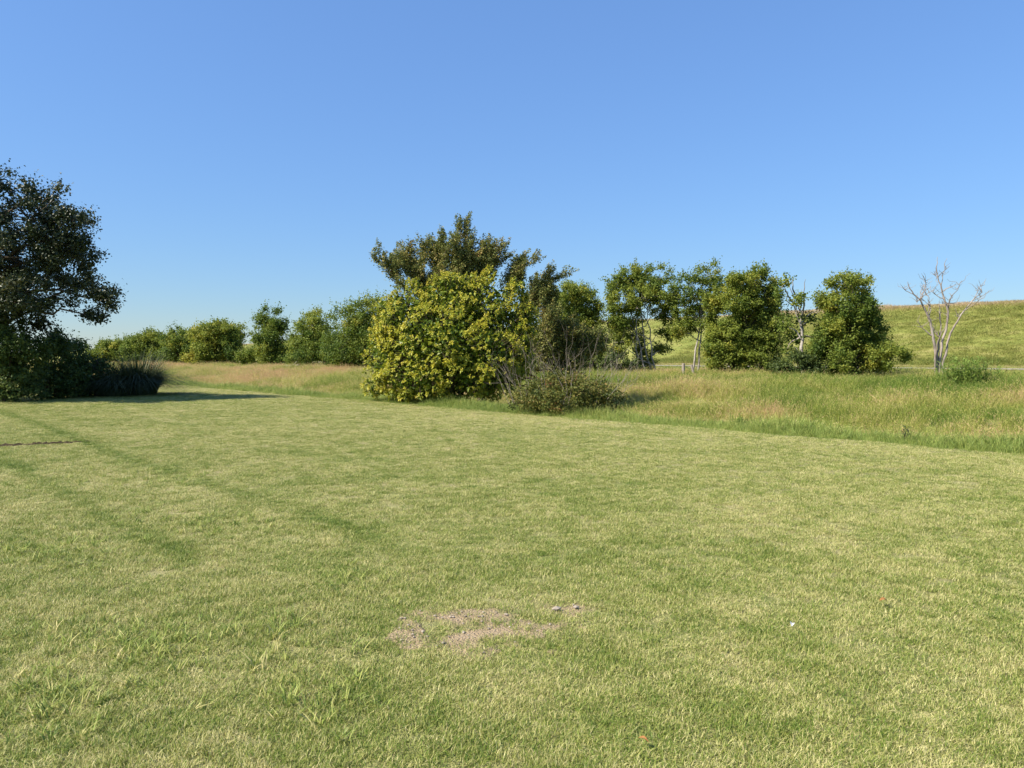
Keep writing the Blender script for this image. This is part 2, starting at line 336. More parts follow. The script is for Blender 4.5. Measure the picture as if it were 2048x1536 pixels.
# levee grass
n0 = 48000; s = 71.5 + rng.random(n0)*38; t = np.concatenate([rng.random(n0*6//10)*100-40, 60+rng.random(n0-n0*6//10)*230])
X, Y = xy_of(s, t); n = len(X)
protos = [blades_mb(26, .5, .26, .022, .9, 2, seed=s_).mesh('levee_clump', M_levee_blade) for s_ in (41, 42, 43)]
crest = np.clip((s-100)/3, 0, 1); toe = np.clip(1-np.abs(s-77)/3, 0, 1)
tint = .42 + .22*(fbm(X, Y, 9, 91, 4)-.5) + .42*crest*np.clip(vnoise(X, Y, 12, 3)*1.6, .25, 1) - .12*toe + .3*np.clip(1-np.abs(s-73.5)/2, 0, 1) + rng.normal(size=n)*.06
hz = (.35 + .6*vnoise(X, Y, 5, 19))*(1+2.6*crest*vnoise(X, Y, 3.5, 29)**2+.8*toe)*np.where(s < 75, .3, 1)
tag(grass('levee_grass', np.stack([X, Y, height(X, Y)], -1), rots(n, .1), np.stack([np.full(n, 1.25)]*2+[hz], -1), rng.integers(0, 3, n), tint, protos, M_levee_blade), 'even yellow green grass covering the long levee slope', 'grass', kind='stuff')

# ------------------------------------------------------------------ trees
def tube(mb, path, r0, r1, sides=6, tint=.5):
    P = np.asarray(path, float); n = len(P); rr = np.linspace(r0, r1, n) if np.isscalar(r0) else np.asarray(r0)
    T = unit(np.gradient(P, axis=0)); ref = np.array([.31, .9, .29]); A = unit(np.cross(T, ref)); B = np.cross(T, A)
    an = np.arange(sides)/sides*2*math.pi
    V = P[:, None] + rr[:, None, None]*(np.cos(an)[None, :, None]*A[:, None] + np.sin(an)[None, :, None]*B[:, None])
    i = np.arange(n-1)[:, None]*sides; j = np.arange(sides)[None]; k = (j+1) % sides
    f = np.stack([i+j, i+k, i+sides+k, i+sides+j], -1).reshape(-1, 4)
    mb.add(V.reshape(-1, 3), f, tint)
def bend(a, b, n=6, wob=.06, sag=0.0):
    a = np.asarray(a, float); b = np.asarray(b, float); f = np.linspace(0, 1, n)[:, None]; L = np.linalg.norm(b-a)
    P = a + (b-a)*f; w_ = rng.normal(size=(n, 3))*wob*L; w_[0] = w_[-1] = 0
    P = P + w_; P[:, 2] += sag*L*np.sin(f[:, 0]*math.pi)
    return P
def leaves(mb, P, size, tint, up=.5, outc=None, aspect=.55, droop=0.0):
    """diamond leaves with a fold, one island each"""
    n = len(P); U = R3(n); U[:, 2] = U[:, 2]*.7 - droop; U = unit(U)
    N = R3(n); N[:, 2] += up
    if outc is not None: N = N*.8 + unit(P-outc)*1.3
    Vv = unit(np.cross(N, U)); N = np.cross(U, Vv); L = (size*(.6+.8*rng.random(n)))[:, None]
    a = P - U*L*.5; b = P + Vv*L*.5*aspect + N*L*.09; c = P + U*L*.5; d = P - Vv*L*.5*aspect + N*L*.09
    V = np.stack([a, b, c, d], 1).reshape(-1, 3); i = np.arange(n)[:, None]*4
    f = i + np.array([[0, 1, 2, 3]])
    mb.add(V, f, np.repeat(tint, 4) if not np.isscalar(tint) else tint)
def clumps_in(c, r, n, shell=.28, rag=.22):
    d = unit(R3(n)); rad = (rng.random(n)**shell)[:, None]*(1 + rag*rng.normal(size=(n, 1)))
    return c + d*rad*r
def tree(name, label, lobes, s=None, D=None, bx=None, leaf=.12, cover=1.0, per=150, mat=None, bark=None, tint=.45, tvar=.12, crad=.34, trunk=.14, stems=1, group=None, cat='tree', droop=.1, aspect=.75, backfill=True, low=0, updown=.5, stem_xs=None, lean=0.0, depthk=1.0, sat=0, spray=3):
    """lobes: (px, py, rx, ry) blobs of the crown as they show in the photo; cover: how closely leaf clumps fill a lobe, per: leaves in a clump"""
    reseed(label)
    if D is None: D = depth(np.mean([l[0] for l in lobes]) if bx is None else bx, s)
    if bx is None: bx = np.mean([l[0] for l in lobes])
    b = at(bx, 700, D); base = np.array([b[0], b[1], 0.0]); base[2] = float(height(base[0], base[1])) - .05
    root = empty(name, base, label, cat, group)
    k = D/F_PX; cs = []; half = max(abs(l[0]-bx)+l[2] for l in lobes)*k*depthk
    for (px, py, rx, ry) in lobes:
        rx_, ry_ = rx*k, ry*k; ctr = at(px, py, D)
        side = 1-abs(px-bx)*k/max(half, .01)
        off = (rng.random()-.5)*.9*half*max(side, .15)
        cs.append((ctr+np.array([0, off, 0])*1.0, np.array([rx_, max(rx_, .8*ry_)*.9, ry_])))
        for q in range(sat):
            a_ = rng.random()*2*math.pi; k_ = .38+.25*rng.random(); dv = np.array([math.cos(a_)*rx_*.95, rng.normal()*.5*rx_, math.sin(a_)*ry_*.9+.1*ry_])
            cs.append((cs[-1-q][0]+dv, cs[-1-q][1]*k_))
        if backfill and side > .25:
            cs.append((ctr+np.array([rng.normal()*.2*rx_, -np.sign(off)*(.25+.3*rng.random())*half, -.1*ry_]), np.array([rx_, rx_, ry_])*.85))
    mb = MB(); tb = MB()
    zt = max(c[0][2] for c in cs); zl = min(c[0][2]-c[1][2] for c in cs)
    xs = stem_xs or [bx + (q-(stems-1)/2)*14 for q in range(stems)]
    sp = []
    for q, sx in enumerate(xs):
        sb = at(sx, 700, D); p0 = np.array([sb[0], base[1]+rng.normal()*.1*(stems > 1), base[2]])
        c_top = cs[rng.integers(len(cs))][0] if stems > 1 else np.mean([c[0] for c in cs], 0)
        p1 = np.array([p0[0]*.5+c_top[0]*.5+lean, c_top[1]*.5+p0[1]*.5, max(base[2]+.7*(zt-base[2]), .2)])
        P = bend(p0, p1, 9, .009); fl = np.linspace(1, .35, 9); fl[0] = 1.35
        tube(tb, P, fl*trunk/(stems**.35), 0, 8); sp.append(P)
    for c, r in cs:
        P = sp[rng.integers(len(sp))]; lt = rng.normal()*tvar*.7
        zi = np.clip(np.searchsorted(P[:, 2], c[2]-r[2]*.8)-1, 1, 7); L = bend(P[zi], c, 6, .05, .05)
        tube(tb, L, trunk*.34, trunk*.10, 6)
        n = max(5, int(cover*2.4*r[0]*r[2]/(crad*crad)))
        cc = clumps_in(c, r*(1-.35*crad/np.maximum(r, crad)), n, .3, .10); cc = cc[cc[:, 2] > base[2]+max(low, .1)]
        for e in cc[::2]: tube(tb, bend(c+(e-c)*.1, e, 3, .05), trunk*.11, trunk*.03, 3)
        rp = crad*(.55+.75*rng.random(len(cc))); cnt = np.maximum(8, (per*(rp/crad)**2).astype(int)); who = np.repeat(np.arange(len(cc)), cnt); m = len(who)
        d = unit(R3(m)); d[:, 2] = d[:, 2]*.85+.1; rad = rng.random(m)**.55*(1+.2*rng.normal(size=m))
        P_ = cc[who]+d*(rad*rp[who])[:, None]; ct = rng.normal(size=len(cc))*tvar
        leaves(mb, P_, np.full(m, leaf), tint+lt+ct[who], updown, cc[who], aspect, droop)
        ns = len(cc)*spray; sd_ = unit(unit(cc-c)[np.repeat(np.arange(len(cc)), spray)]*.8+R3(ns)*.6+np.array([0, 0, .35])); sl = crad*(.6+.9*rng.random(ns)); so_ = cc[np.repeat(np.arange(len(cc)), spray)]+sd_*(crad*.55)
        f9 = np.tile(np.linspace(.1, 1, 8), ns); w9 = np.repeat(np.arange(ns), 8); P9 = so_[w9]+sd_[w9]*(sl[w9]*f9)[:, None]+R3(len(w9))*leaf*.35
        if ns: leaves(mb, P9, np.full(len(P9), leaf*.85), tint+lt, updown, None, aspect, droop)
        m2 = max(4, m//14); P2 = clumps_in(c, r*1.0, m2, .12, .04); P2 = P2[P2[:, 2] > base[2]+.1]     # stray twig leaves round the edge
        leaves(mb, P2, np.full(len(P2), leaf*.8), tint, updown, c, aspect, droop)
    tb.obj('trunk', bark or M_bark, root, smooth=True)
    mb.obj('crown', mat or M_green, root)
    return root

GR = 'trees in a row along the far bank'
tree('row_tree', 'rounded green tree just right of the yellow bush, half hidden by brown plumes', [(1160, 590, 42, 32), (1185, 620, 24, 27), (1130, 620, 33, 42), (1165, 660, 40, 42), (1150, 710, 51, 38), (1188, 700, 22, 42)], s=40, bx=1160, leaf=0.122, cover=1.00, per=137, tint=.56, crad=.36, group=GR, sat=1, spray=3)
tree('row_tree', 'tall airy tree with several pale upright stems beside leaning wooden posts', [(1245, 565, 37, 31), (1305, 560, 46, 33), (1280, 600, 63, 29), (1230, 620, 28, 40), (1225, 685, 34, 37), (1265, 660, 39, 33), (1325, 610, 30, 33), (1335, 660, 21, 37), (1300, 725, 28, 29), (1255, 560, 23, 20), (1335, 700, 14, 15)], s=43, bx=1295, leaf=0.122, cover=1.0, per=120, tint=.56, tvar=.09, crad=.36, bark=M_pale_bark, trunk=.11, stems=4, stem_xs=[1275, 1292, 1302, 1312], group=GR, backfill=False, sat=1, spray=3)
tree('row_tree', 'slender forked tree with a bare lower trunk and high open crown', [(1380, 575, 39, 33), (1415, 550, 30, 26), (1425, 590, 32, 37), (1365, 610, 25, 29), (1385, 645, 28, 26), (1360, 660, 21, 24), (1410, 625, 25, 31)], s=43.5, bx=1388, leaf=0.115, cover=.95, per=110, tint=.56, crad=.36, bark=M_pale_bark, trunk=.10, stems=2, stem_xs=[1385, 1394], group=GR, backfill=False, sat=1, spray=3)
tree('row_tree', 'broad dense green tree leafy to the ground in mid row', [(1500, 565, 47, 30), (1470, 600, 42, 36), (1530, 600, 34, 44), (1480, 660, 55, 44), (1530, 670, 32, 44), (1445, 690, 36, 44), (1490, 715, 53, 36), (1425, 715, 19, 34), (1540, 720, 21, 28)], s=44, bx=1490, leaf=0.122, cover=1.00, per=137, tint=.56, crad=.36, group=GR, sat=1, spray=3)
tree('row_tree', 'thick bushy tree tapering to its top, last leafy one before the dead tree', [(1690, 565, 34, 22), (1720, 580, 28, 26), (1660, 600, 30, 20), (1700, 615, 40, 34), (1680, 660, 48, 40), (1735, 665, 36, 40), (1715, 710, 58, 40), (1670, 720, 40, 36), (1755, 715, 30, 34), (1640, 690, 24, 30), (1745, 690, 30, 36), (1722, 625, 34, 40), (1655, 650, 20, 30)], s=44.5, bx=1700, leaf=0.115, cover=1.00, per=137, tint=.56, crad=.36, group=GR, sat=0, spray=3)
tree('distant_tree', 'upright green tree standing at the right of the levee gap', [(545, 645, 34, 33), (550, 680, 41, 33), (530, 700, 24, 33), (560, 715, 32, 26)], s=43, bx=545, leaf=0.216, cover=1.2, per=130, tint=0.53, crad=.72, trunk=.2, group=GR, sat=0)
tree('distant_tree', 'loose pale topped tree second right of the levee gap', [(668, 690, 26, 36), (625, 650, 37, 33), (605, 680, 32, 33), (645, 690, 37, 37), (620, 715, 44, 29), (595, 715, 22, 22)], s=42, bx=622, leaf=0.202, cover=1.2, per=130, tint=0.54, crad=.72, trunk=.2, group=GR, sat=0)
tree('distant_tree', 'large dark green tree touching the left side of the yellow bush', [(705, 640, 41, 44), (745, 625, 41, 40), (690, 690, 44, 44), (735, 690, 49, 48), (715, 720, 54, 24)], s=39, bx=716, leaf=0.173, cover=1.2, per=130, tint=0.49, crad=.72, trunk=.2, group=GR, sat=0)
tree('distant_tree', 'large rounded tree with orange yellow patches left of the levee gap', [(440, 665, 39, 29), (415, 675, 34, 33), (455, 695, 29, 35), (425, 710, 44, 29), (460, 670, 20, 24)], s=42, bx=430, leaf=0.245, cover=1.2, per=130, tint=.68, tvar=.20, crad=.72, trunk=.22, group=GR, sat=0)
tree('distant_tree', 'dark green domed tree left of the orange patched tree', [(358, 680, 34, 29), (362, 705, 39, 31), (340, 715, 24, 24)], s=41, bx=358, leaf=0.245, cover=1.2, per=130, tint=0.47, crad=.72, trunk=.22, group=GR, sat=0)
tree('distant_tree', 'yellowish tree showing above the dark arching grass clump', [(305, 690, 37, 29), (280, 700, 34, 33), (310, 715, 39, 24)], s=42, bx=298, leaf=0.259, cover=1.2, per=130, tint=0.57, tvar=.15, crad=.72, trunk=.22, group=GR, sat=0)
tree('distant_tree', 'palest farthest tree peeping over the left hedge', [(235, 700, 37, 24), (205, 705, 32, 24), (262, 700, 27, 29)], s=40, bx=232, leaf=0.274, cover=1.2, per=130, tint=0.52, crad=.72, trunk=.22, group=GR, sat=0)
tree('bank_shrub', 'small rounded shrub in the gap below the far levee', [(497, 712, 18, 18), (485, 718, 12, 14)], s=41, bx=494, leaf=.22, cover=1.00, per=90, tint=.55, crad=0.60, trunk=.05, cat='shrub')
tree('low_thicket', 'low dull green thicket at the foot of the half dead tree', [(1590, 735, 34, 20), (1625, 738, 30, 20), (1560, 738, 20, 18), (1600, 715, 24, 16)], s=42.5, bx=1598, leaf=.14, cover=.9, per=100, mat=M_blue, tint=.5, crad=0.40, trunk=.04, cat='shrub')
tree('low_thicket', 'low dark thicket under the pale stemmed airy tree', [(1225, 725, 26, 22), (1255, 732, 24, 18), (1205, 735, 18, 22)], s=40, bx=1230, leaf=.15, cover=.62, per=100, mat=M_blue, tint=.4, crad=0.40, trunk=.04, cat='shrub')

# half dead tree with bare pale top
def polyline(px, D, dz):
    P = np.array([at(a, b, D) for a, b in px]); P[:, 1] += np.linspace(0, dz, len(P)); return P
def refine(P, n=3, wob=.03):
    out = [P[0]]
    for a, b in zip(P[:-1], P[1:]):
        for q in range(1, n+1):
            c = a+(b-a)*q/n
            if q < n: c = c + rng.normal(size=3)*wob*np.linalg.norm(b-a)
            out.append(c)
    return np.array(out)
hd = tree('half_dead_tree', 'half dead tree with bare whitish branches above sparse leaves', [(1590, 690, 26, 26), (1575, 650, 22, 22), (1612, 640, 22, 16), (1560, 575, 20, 26), (1640, 605, 16, 14), (1590, 600, 20, 14)], s=43.5, bx=1607, leaf=.14, cover=0.50, per=70, tint=.45, crad=0.40, bark=M_pale_bark, trunk=.15, backfill=False)
Dh = hd.location.y
for px in ([(1607, 745), (1606, 680), (1603, 640), (1596, 610), (1588, 580), (1580, 560)], [(1603, 640), (1607, 610), (1604, 585), (1606, 560)], [(1596, 612), (1580, 600), (1572, 585), (1566, 570)], [(1604, 650), (1620, 640), (1636, 622), (1650, 610)], [(1600, 675), (1585, 683), (1575, 700)], [(1610, 672), (1630, 675), (1650, 695)], [(1600, 625), (1610, 600), (1616, 575)], [(1590, 590), (1584, 578), (1583, 558)]):
    tb = MB(); tube(tb, refine(polyline(px, Dh, rng.normal()*.5)), .06, .010, 6); tb.obj('bare_branch', M_dead, hd, smooth=True)

# dead tree on the bank
Dd = depth(1880, 49); b = at(1876, 700, Dd); base = np.array([b[0], b[1], float(height(b[0], b[1]))-.05])
dt = empty('dead_tree', base, 'bare bleached dead tree with forked stems against the levee', 'tree')
cr = lambda L: [(1500+a/3.657, 500+c/3.657) for a, c in L]
stems = [
 ([(1362, 945), (1355, 800), (1345, 690), (1325, 600), (1310, 520), (1275, 450), (1235, 370), (1180, 325), (1145, 270), (1135, 235)], .24, .03, -.3,
  [[(1300, 500), (1325, 440), (1320, 370), (1310, 290), (1302, 245)], [(1310, 290), (1262, 250), (1230, 195)], [(1322, 630), (1290, 600), (1250, 560), (1212, 515)], [(1325, 450), (1300, 410), (1262, 372)], [(1180, 325), (1130, 300), (1110, 275)], [(1235, 370), (1240, 330), (1236, 310)], [(1210, 350), (1180, 395)], [(1318, 300), (1340, 265)]]),
 ([(1385, 945), (1390, 800), (1405, 680), (1440, 580), (1455, 450), (1430, 360), (1410, 280), (1385, 200), (1375, 120), (1385, 45)], .22, .025, .2,
  [[(1452, 430), (1458, 330), (1490, 235)], [(1455, 440), (1490, 370), (1540, 325)], [(1408, 270), (1415, 180), (1445, 60)], [(1432, 362), (1385, 330), (1352, 292)], [(1388, 205), (1365, 175)], [(1446, 480), (1490, 465)], [(1415, 200), (1402, 130)], [(1470, 300), (1505, 245)], [(1490, 370), (1520, 390)]]),
 ([(1400, 945), (1415, 800), (1440, 680), (1480, 580), (1530, 490), (1580, 420), (1640, 350), (1690, 310)], .2, .03, -.1,
  [[(1600, 395), (1650, 305), (1698, 228)], [(1625, 370), (1662, 345), (1686, 318)], [(1560, 445), (1610, 400), (1665, 340)], [(1665, 285), (1690, 270)], [(1530, 490), (1560, 470)]]),
 ([(1378, 940), (1375, 760), (1400, 640), (1415, 540), (1410, 450), (1415, 370)], .15, .03, .45, [[(1400, 640), (1375, 580), (1345, 470)], [(1414, 500), (1440, 440)]]),
 ([(1355, 940), (1345, 820), (1350, 700), (1372, 610), (1395, 560)], .14, .04, -.5, [[(1365, 640), (1340, 590)]])]
reseed('dead tree')
for path, r0, r1, dz, brs in stems:
    P = refine(polyline(cr(path), Dd, dz), 3, .025); tb = MB(); rr = (np.linspace(1, 0, len(P))**.9*(r0-r1)+r1)*.41
    tube(tb, P, rr, 0, 8); st = tb.obj('stem', M_dead, dt, smooth=True)
    for bp in brs:
        Q = polyline(cr(bp), Dd, 0); j = np.argmin(np.linalg.norm((P-Q[0])[:, [0, 2]], axis=1)); Q[:, 1] += P[j][1]-Dd + np.linspace(0, rng.normal()*.6, len(Q)); Q[0] = P[j]
        tb = MB(); tube(tb, refine(Q, 3, .05), max(rr[j]*.6, .022), .010, 6)
        for q in range(6):
            e = Q[-1]+(Q[-2]-Q[-1])*rng.random()*1.2; tube(tb, bend(e, e+np.array([rng.normal()*.28, rng.normal()*.28, .12+.4*rng.random()]), 4, .08), .014, .005, 4)
        o = tb.obj('branch', M_dead, dt, smooth=True); o.parent = st

# ------------------------------------------------------------------ large yellow bush at the ditch edge
def rosette_bush(name, label, lobes, D, bx, dens, lsize, mat):
    reseed(label)
    b = at(bx, 700, D); base = np.array([b[0], b[1], float(height(b[0], b[1]))-.05]); root = empty(name, base, label, 'bush')
    k = D/F_PX; mb = MB(); tb = MB()
    for q in range(9):
        a = q/9*2*math.pi; p1 = base+np.array([math.cos(a)*2.0, math.sin(a)*1.6, 2.0+rng.random()*1.8]); tube(tb, bend(base+np.array([math.cos(a)*.3, math.sin(a)*.3, 0]), p1, 7, .05), .07, .02, 6)
    LB = [(at(px, py, D)+np.array([0, off, 0]), np.array([rx*k, rx*k*.95, ry*k])) for (px, py, rx, ry, off) in lobes]
    for li, (c, r) in enumerate(LB):
        n = int(4*math.pi*r[0]*(r[0]+r[2])*.5*dens); d = unit(R3(n))
        lump = 1 + .13*np.sin(d[:, 0]*8+d[:, 2]*5+li)*np.sin(d[:, 1]*7+d[:, 2]*9+li*2.3)
        rad = (.88+.18*rng.random(n))*lump; C = c + d*rad[:, None]*r
        cleft = np.sin(C[:, 0]*5.1+1.7*np.sin(C[:, 2]*3.1))+np.sin(C[:, 2]*5.9+1.3*np.sin(C[:, 1]*3.7+C[:, 0]*2))+.8*np.sin(C[:, 1]*4.7+C[:, 0]*2.9)
        ok = (C[:, 2] > base[2]+.15) & ((cleft > .05) | (rng.random(n) < .10))
        for lj, (c2, r2) in enumerate(LB):
            if lj != li: ok &= np.linalg.norm((C-c2)/r2, axis=1) > .80
        C, d = C[ok], d[ok]
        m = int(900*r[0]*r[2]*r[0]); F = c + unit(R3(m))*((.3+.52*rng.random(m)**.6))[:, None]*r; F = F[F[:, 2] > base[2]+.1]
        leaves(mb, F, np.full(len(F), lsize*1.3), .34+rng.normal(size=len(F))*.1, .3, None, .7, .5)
        for e in C[::2]: tube(tb, bend(c+(e-c)*.45, e, 3, .04), .014, .005, 3)
        ax = unit(d*.55+np.array([-.15, -.1, .75])+R3(len(C))*.25)
        nl = 10; who = np.repeat(np.arange(len(C)), nl); m = len(who)
        A = ax[who]; ref = unit(np.cross(A, R3(m))); j = np.tile(np.arange(nl), len(C))
        el = (.15 + .95*j/nl)                                   # inner leaves stand up, outer ones spread and droop
        U = unit(A*np.cos(el*1.5)[:, None] + ref*np.sin(el*1.5)[:, None] + np.array([0, 0, -.35])*el[:, None])
        W = unit(np.cross(A, U)); N = np.cross(W, U)
        L = (lsize*(.65+.55*rng.random(m))*(.65+.45*el))[:, None]; Wd = L*.27
        P0 = C[who] - A*(j/nl*lsize*.55)[:, None]
        dr = np.array([0, 0, -1])*L*.16
        p1 = P0+U*L*.35+W*Wd*.9+N*L*.06; p2 = P0+U*L*.35-W*Wd*.9+N*L*.06; p3 = P0+U*L*.72+W*Wd*.7+dr*.6; p4 = P0+U*L*.72-W*Wd*.7+dr*.6; pm1 = P0+U*L*.36-N*L*.01; pm2 = P0+U*L*.72+dr*.6-N*L*.05; p5 = P0+U*L*1.0+dr*1.8
        V = np.stack([P0, p1, pm1, p2, p3, pm2, p4, p5], 1).reshape(-1, 3); i = np.arange(m)[:, None]*8
        tri = (i[:, None]+np.array([[0, 1, 2], [0, 2, 3], [4, 7, 5], [5, 7, 6]])[None]).reshape(-1, 3); quad = (i[:, None]+np.array([[1, 4, 5, 2], [2, 5, 6, 3]])[None]).reshape(-1, 4)
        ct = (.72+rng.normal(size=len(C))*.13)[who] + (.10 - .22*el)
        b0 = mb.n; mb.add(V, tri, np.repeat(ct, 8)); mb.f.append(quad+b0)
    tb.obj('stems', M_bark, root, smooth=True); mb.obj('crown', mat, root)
    return root
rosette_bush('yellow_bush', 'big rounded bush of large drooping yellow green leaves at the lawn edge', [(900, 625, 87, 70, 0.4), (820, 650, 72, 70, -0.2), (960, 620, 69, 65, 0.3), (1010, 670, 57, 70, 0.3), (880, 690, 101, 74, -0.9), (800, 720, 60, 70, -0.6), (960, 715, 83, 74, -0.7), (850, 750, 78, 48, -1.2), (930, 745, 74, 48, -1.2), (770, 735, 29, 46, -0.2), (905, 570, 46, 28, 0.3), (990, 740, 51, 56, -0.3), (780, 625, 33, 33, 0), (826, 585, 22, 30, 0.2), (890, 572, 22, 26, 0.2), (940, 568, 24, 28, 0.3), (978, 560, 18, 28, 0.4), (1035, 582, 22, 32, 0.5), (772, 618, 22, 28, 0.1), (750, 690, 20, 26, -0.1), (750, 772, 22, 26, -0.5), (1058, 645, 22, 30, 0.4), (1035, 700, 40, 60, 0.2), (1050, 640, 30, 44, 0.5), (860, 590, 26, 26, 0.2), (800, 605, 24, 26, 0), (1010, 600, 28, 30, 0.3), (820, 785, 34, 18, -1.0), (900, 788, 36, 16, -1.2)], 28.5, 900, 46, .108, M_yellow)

# feathery upright tree behind it
def plume_tree(name, label, plumes, D, bx, mat):
    reseed(label)
    b = at(bx, 700, D); base = np.array([b[0], b[1], float(height(b[0], b[1]))-.05]); root = empty(name, base, label, 'tree'); mb = MB(); tb = MB()
    hub = base+np.array([0, 0, 2.2])
    tube(tb, bend(base, hub, 6, .02), .16, .13, 8)
    more = []
    for (x0, y0, x1, y1, wd, off) in plumes:
        for q in range(3):
            f = .25+.55*rng.random(); l = math.hypot(x1-x0, y1-y0)*(.30+.25*rng.random()); a = math.atan2(y1-y0, x1-x0)+rng.choice([-1, 1])*(.25+.4*rng.random())
            xa, ya = x0+(x1-x0)*f, y0+(y1-y0)*f; more.append((xa, ya, xa+math.cos(a)*l, max(min(ya+math.sin(a)*l, ya-5), 452), wd*.32, off+rng.normal()*.3))
    for ip, (x0, y0, x1, y1, wd, off) in enumerate(plumes+more):
        a = at(x0, y0, D)+np.array([0, off, 0]); e = at(x1, y1, D)+np.array([0, off*1.2, 0]); L = np.linalg.norm(e-a)
        if ip < len(plumes): tube(tb, bend(hub, a, 5, .05), .07, .04, 6)
        P = bend(a, e, 7, .03); tube(tb, P, .03 if ip < len(plumes) else .015, .006, 5)
        nt_ = int(34*L*wd)+9; f = rng.random(nt_)**.9*1.0; ct = rng.normal(size=nt_)*.14; ax = unit(e-a)
        for q in range(nt_):
            ww = wd*.72*(1-f[q])**.9+.07; sd_ = rng.normal(size=3)*ww*.50*np.array([1, 1, .5]); p = P[0]+(P[-1]-P[0])*f[q]+sd_
            dirn = unit(ax + np.array([.15, 0, .35]) + rng.normal(size=3)*.38); l2 = .3+.5*rng.random()*(1-.3*f[q])
            tw = p+dirn*l2*np.linspace(0, 1, 3)[:, None]; tube(tb, tw, .008, .003, 3); m = int(24+46*l2); ff = rng.random(m)
            Q = p+dirn*l2*ff[:, None] + rng.normal(size=(m, 3))*(.10*(1.1-.8*ff[:, None]))
            leaves(mb, Q, np.full(m, .08), .47+ct[q], .4, None, .6)
    tb.obj('trunk', M_bark, root, smooth=True); mb.obj('crown', mat, root)
    return root
plume_tree('feathery_tree', 'tall olive brown tree with upright plumes rising behind the yellow bush', [
 (905, 590, 932, 442, .85, .3), (885, 570, 893, 492, .6, -.2), (880, 580, 853, 482, .5, .5), (850, 600, 815, 495, .7, .4), (820, 590, 757, 522, .55, -.3), (830, 570, 800, 515, .7, .2), (870, 560, 880, 510, .9, .3), (940, 580, 965, 488, .6, .6), (955, 580, 1003, 490, .6, 0), (960, 560, 985, 520, .7, .6), (1000, 600, 1046, 515, .6, .3), (1020, 600, 1035, 545, .6, .8), (1045, 630, 1100, 545, .7, .1), (1060, 620, 1080, 570, .8, .6), (1080, 660, 1108, 590, .8, .3), (900, 600, 925, 520, 1.0, -.3), (935, 600, 945, 510, .9, 0), (1070, 700, 1110, 625, .8, -.2), (1075, 720, 1135, 650, .8, .2), (1090, 740, 1160, 665, .9, .5), (1120, 760, 1185, 690, .9, .8), (1130, 770, 1150, 700, 1.0, .9), (1050, 760, 1090, 690, 1.0, .6), (1060, 740, 1120, 690, .9, .8), (1100, 770, 1170, 700, .8, .4), (860, 620, 835, 550, .9, .8), (905, 620, 880, 540, .9, .8), (1040, 680, 1060, 600, 1.0, .9), (1110, 740, 1190, 680, .6, .9)], 33.5, 960, M_elm)

# russet shrub with bare twigs
rs = tree('russet_shrub', 'low russet and green shrub with bare grey twigs right of the yellow bush', [(1110, 768, 46, 24), (1070, 785, 42, 28), (1155, 775, 46, 28), (1195, 788, 40, 28), (1045, 800, 32, 20), (1115, 796, 66, 26), (1228, 800, 32, 24), (1170, 802, 50, 22), (1205, 780, 30, 22), (1135, 762, 34, 20), (1085, 808, 50, 16)], D=22.6, bx=1125, leaf=.062, cover=1.0, per=62, mat=M_russet, tint=.42, tvar=.11, crad=.19, trunk=.03, stems=5, cat='shrub', updown=.4)
tb = MB()
def twig(p, d, l, r, lev):
    P = bend(p, p+d*l, 5, .028); tube(tb, P, r, r*.45, 4)
    if lev > 0:
        for q in range(3 if lev > 1 else 2):
            j = rng.integers(2, 5); twig(P[j], unit(d+rng.normal(size=3)*.45+np.array([0, 0, .15])), l*(.45+.25*rng.random()), r*.5, lev-1)
for q in range(36):
    px = rng.choice([1030, 1035, 1045, 1055, 1065, 1080, 1090, 1120, 1140, 1160, 1180, 1200, 1220, 1230]) + rng.normal()*8; p = at(px, 795+rng.random()*20, 22.6+rng.normal()*.6)
    p[2] = max(p[2], float(height(p[0], p[1]))); d = unit(np.array([(px-1120)/110*.55+rng.normal()*.25, rng.normal()*.3, 1.0])); twig(p, d, .75+.75*rng.random(), .0072, 2)
tag(tb.obj('bare_twigs', M_twig, rs), kind='stuff')

# ------------------------------------------------------------------ left: oak, hedge bushes, arching grass
tree('oak_tree', 'large dark evergreen tree reaching in from the left edge', [(60, 440, 90, 75), (-40, 400, 110, 80), (110, 500, 65, 60), (30, 520, 110, 75), (130, 450, 40, 40), (60, 590, 90, 45), (150, 560, 34, 24), (205, 585, 26, 16), (185, 632, 30, 20), (215, 600, 22, 14), (85, 612, 48, 26), (-120, 480, 120, 110), (-60, 580, 110, 55), (10, 370, 40, 26), (-180, 420, 110, 90), (165, 490, 18, 26), (20, 640, 50, 22), (-230, 540, 100, 80)], D=27.5, bx=-70, leaf=.095, cover=.80, per=150, mat=M_dark, tint=.52, tvar=.14, crad=.36, trunk=.22, depthk=.75)
HB = 'dark bushes under the oak'
tree('hedge_bush', 'dark leafy bush at the left edge of the photo under the oak', [(10, 735, 58, 48), (55, 765, 42, 36), (-40, 730, 60, 60), (20, 690, 40, 40), (-5, 650, 40, 28), (70, 700, 30, 30), (40, 785, 40, 20)], D=27.5, bx=10, leaf=.10, cover=.85, per=105, mat=M_hedge, tint=.62, crad=.30, trunk=.06, stems=3, group=HB, cat='bush')
tree('hedge_bush', 'dark twiggy bush between the edge bush and the taller bush by the arching grass', [(100, 715, 40, 40), (85, 760, 45, 36), (130, 765, 40, 34), (90, 680, 30, 28), (118, 690, 22, 22), (110, 790, 50, 16)], D=29.5, bx=98, leaf=.10, cover=.85, per=105, mat=M_hedge, tint=.5, crad=.30, trunk=.06, stems=3, group=HB, cat='bush')
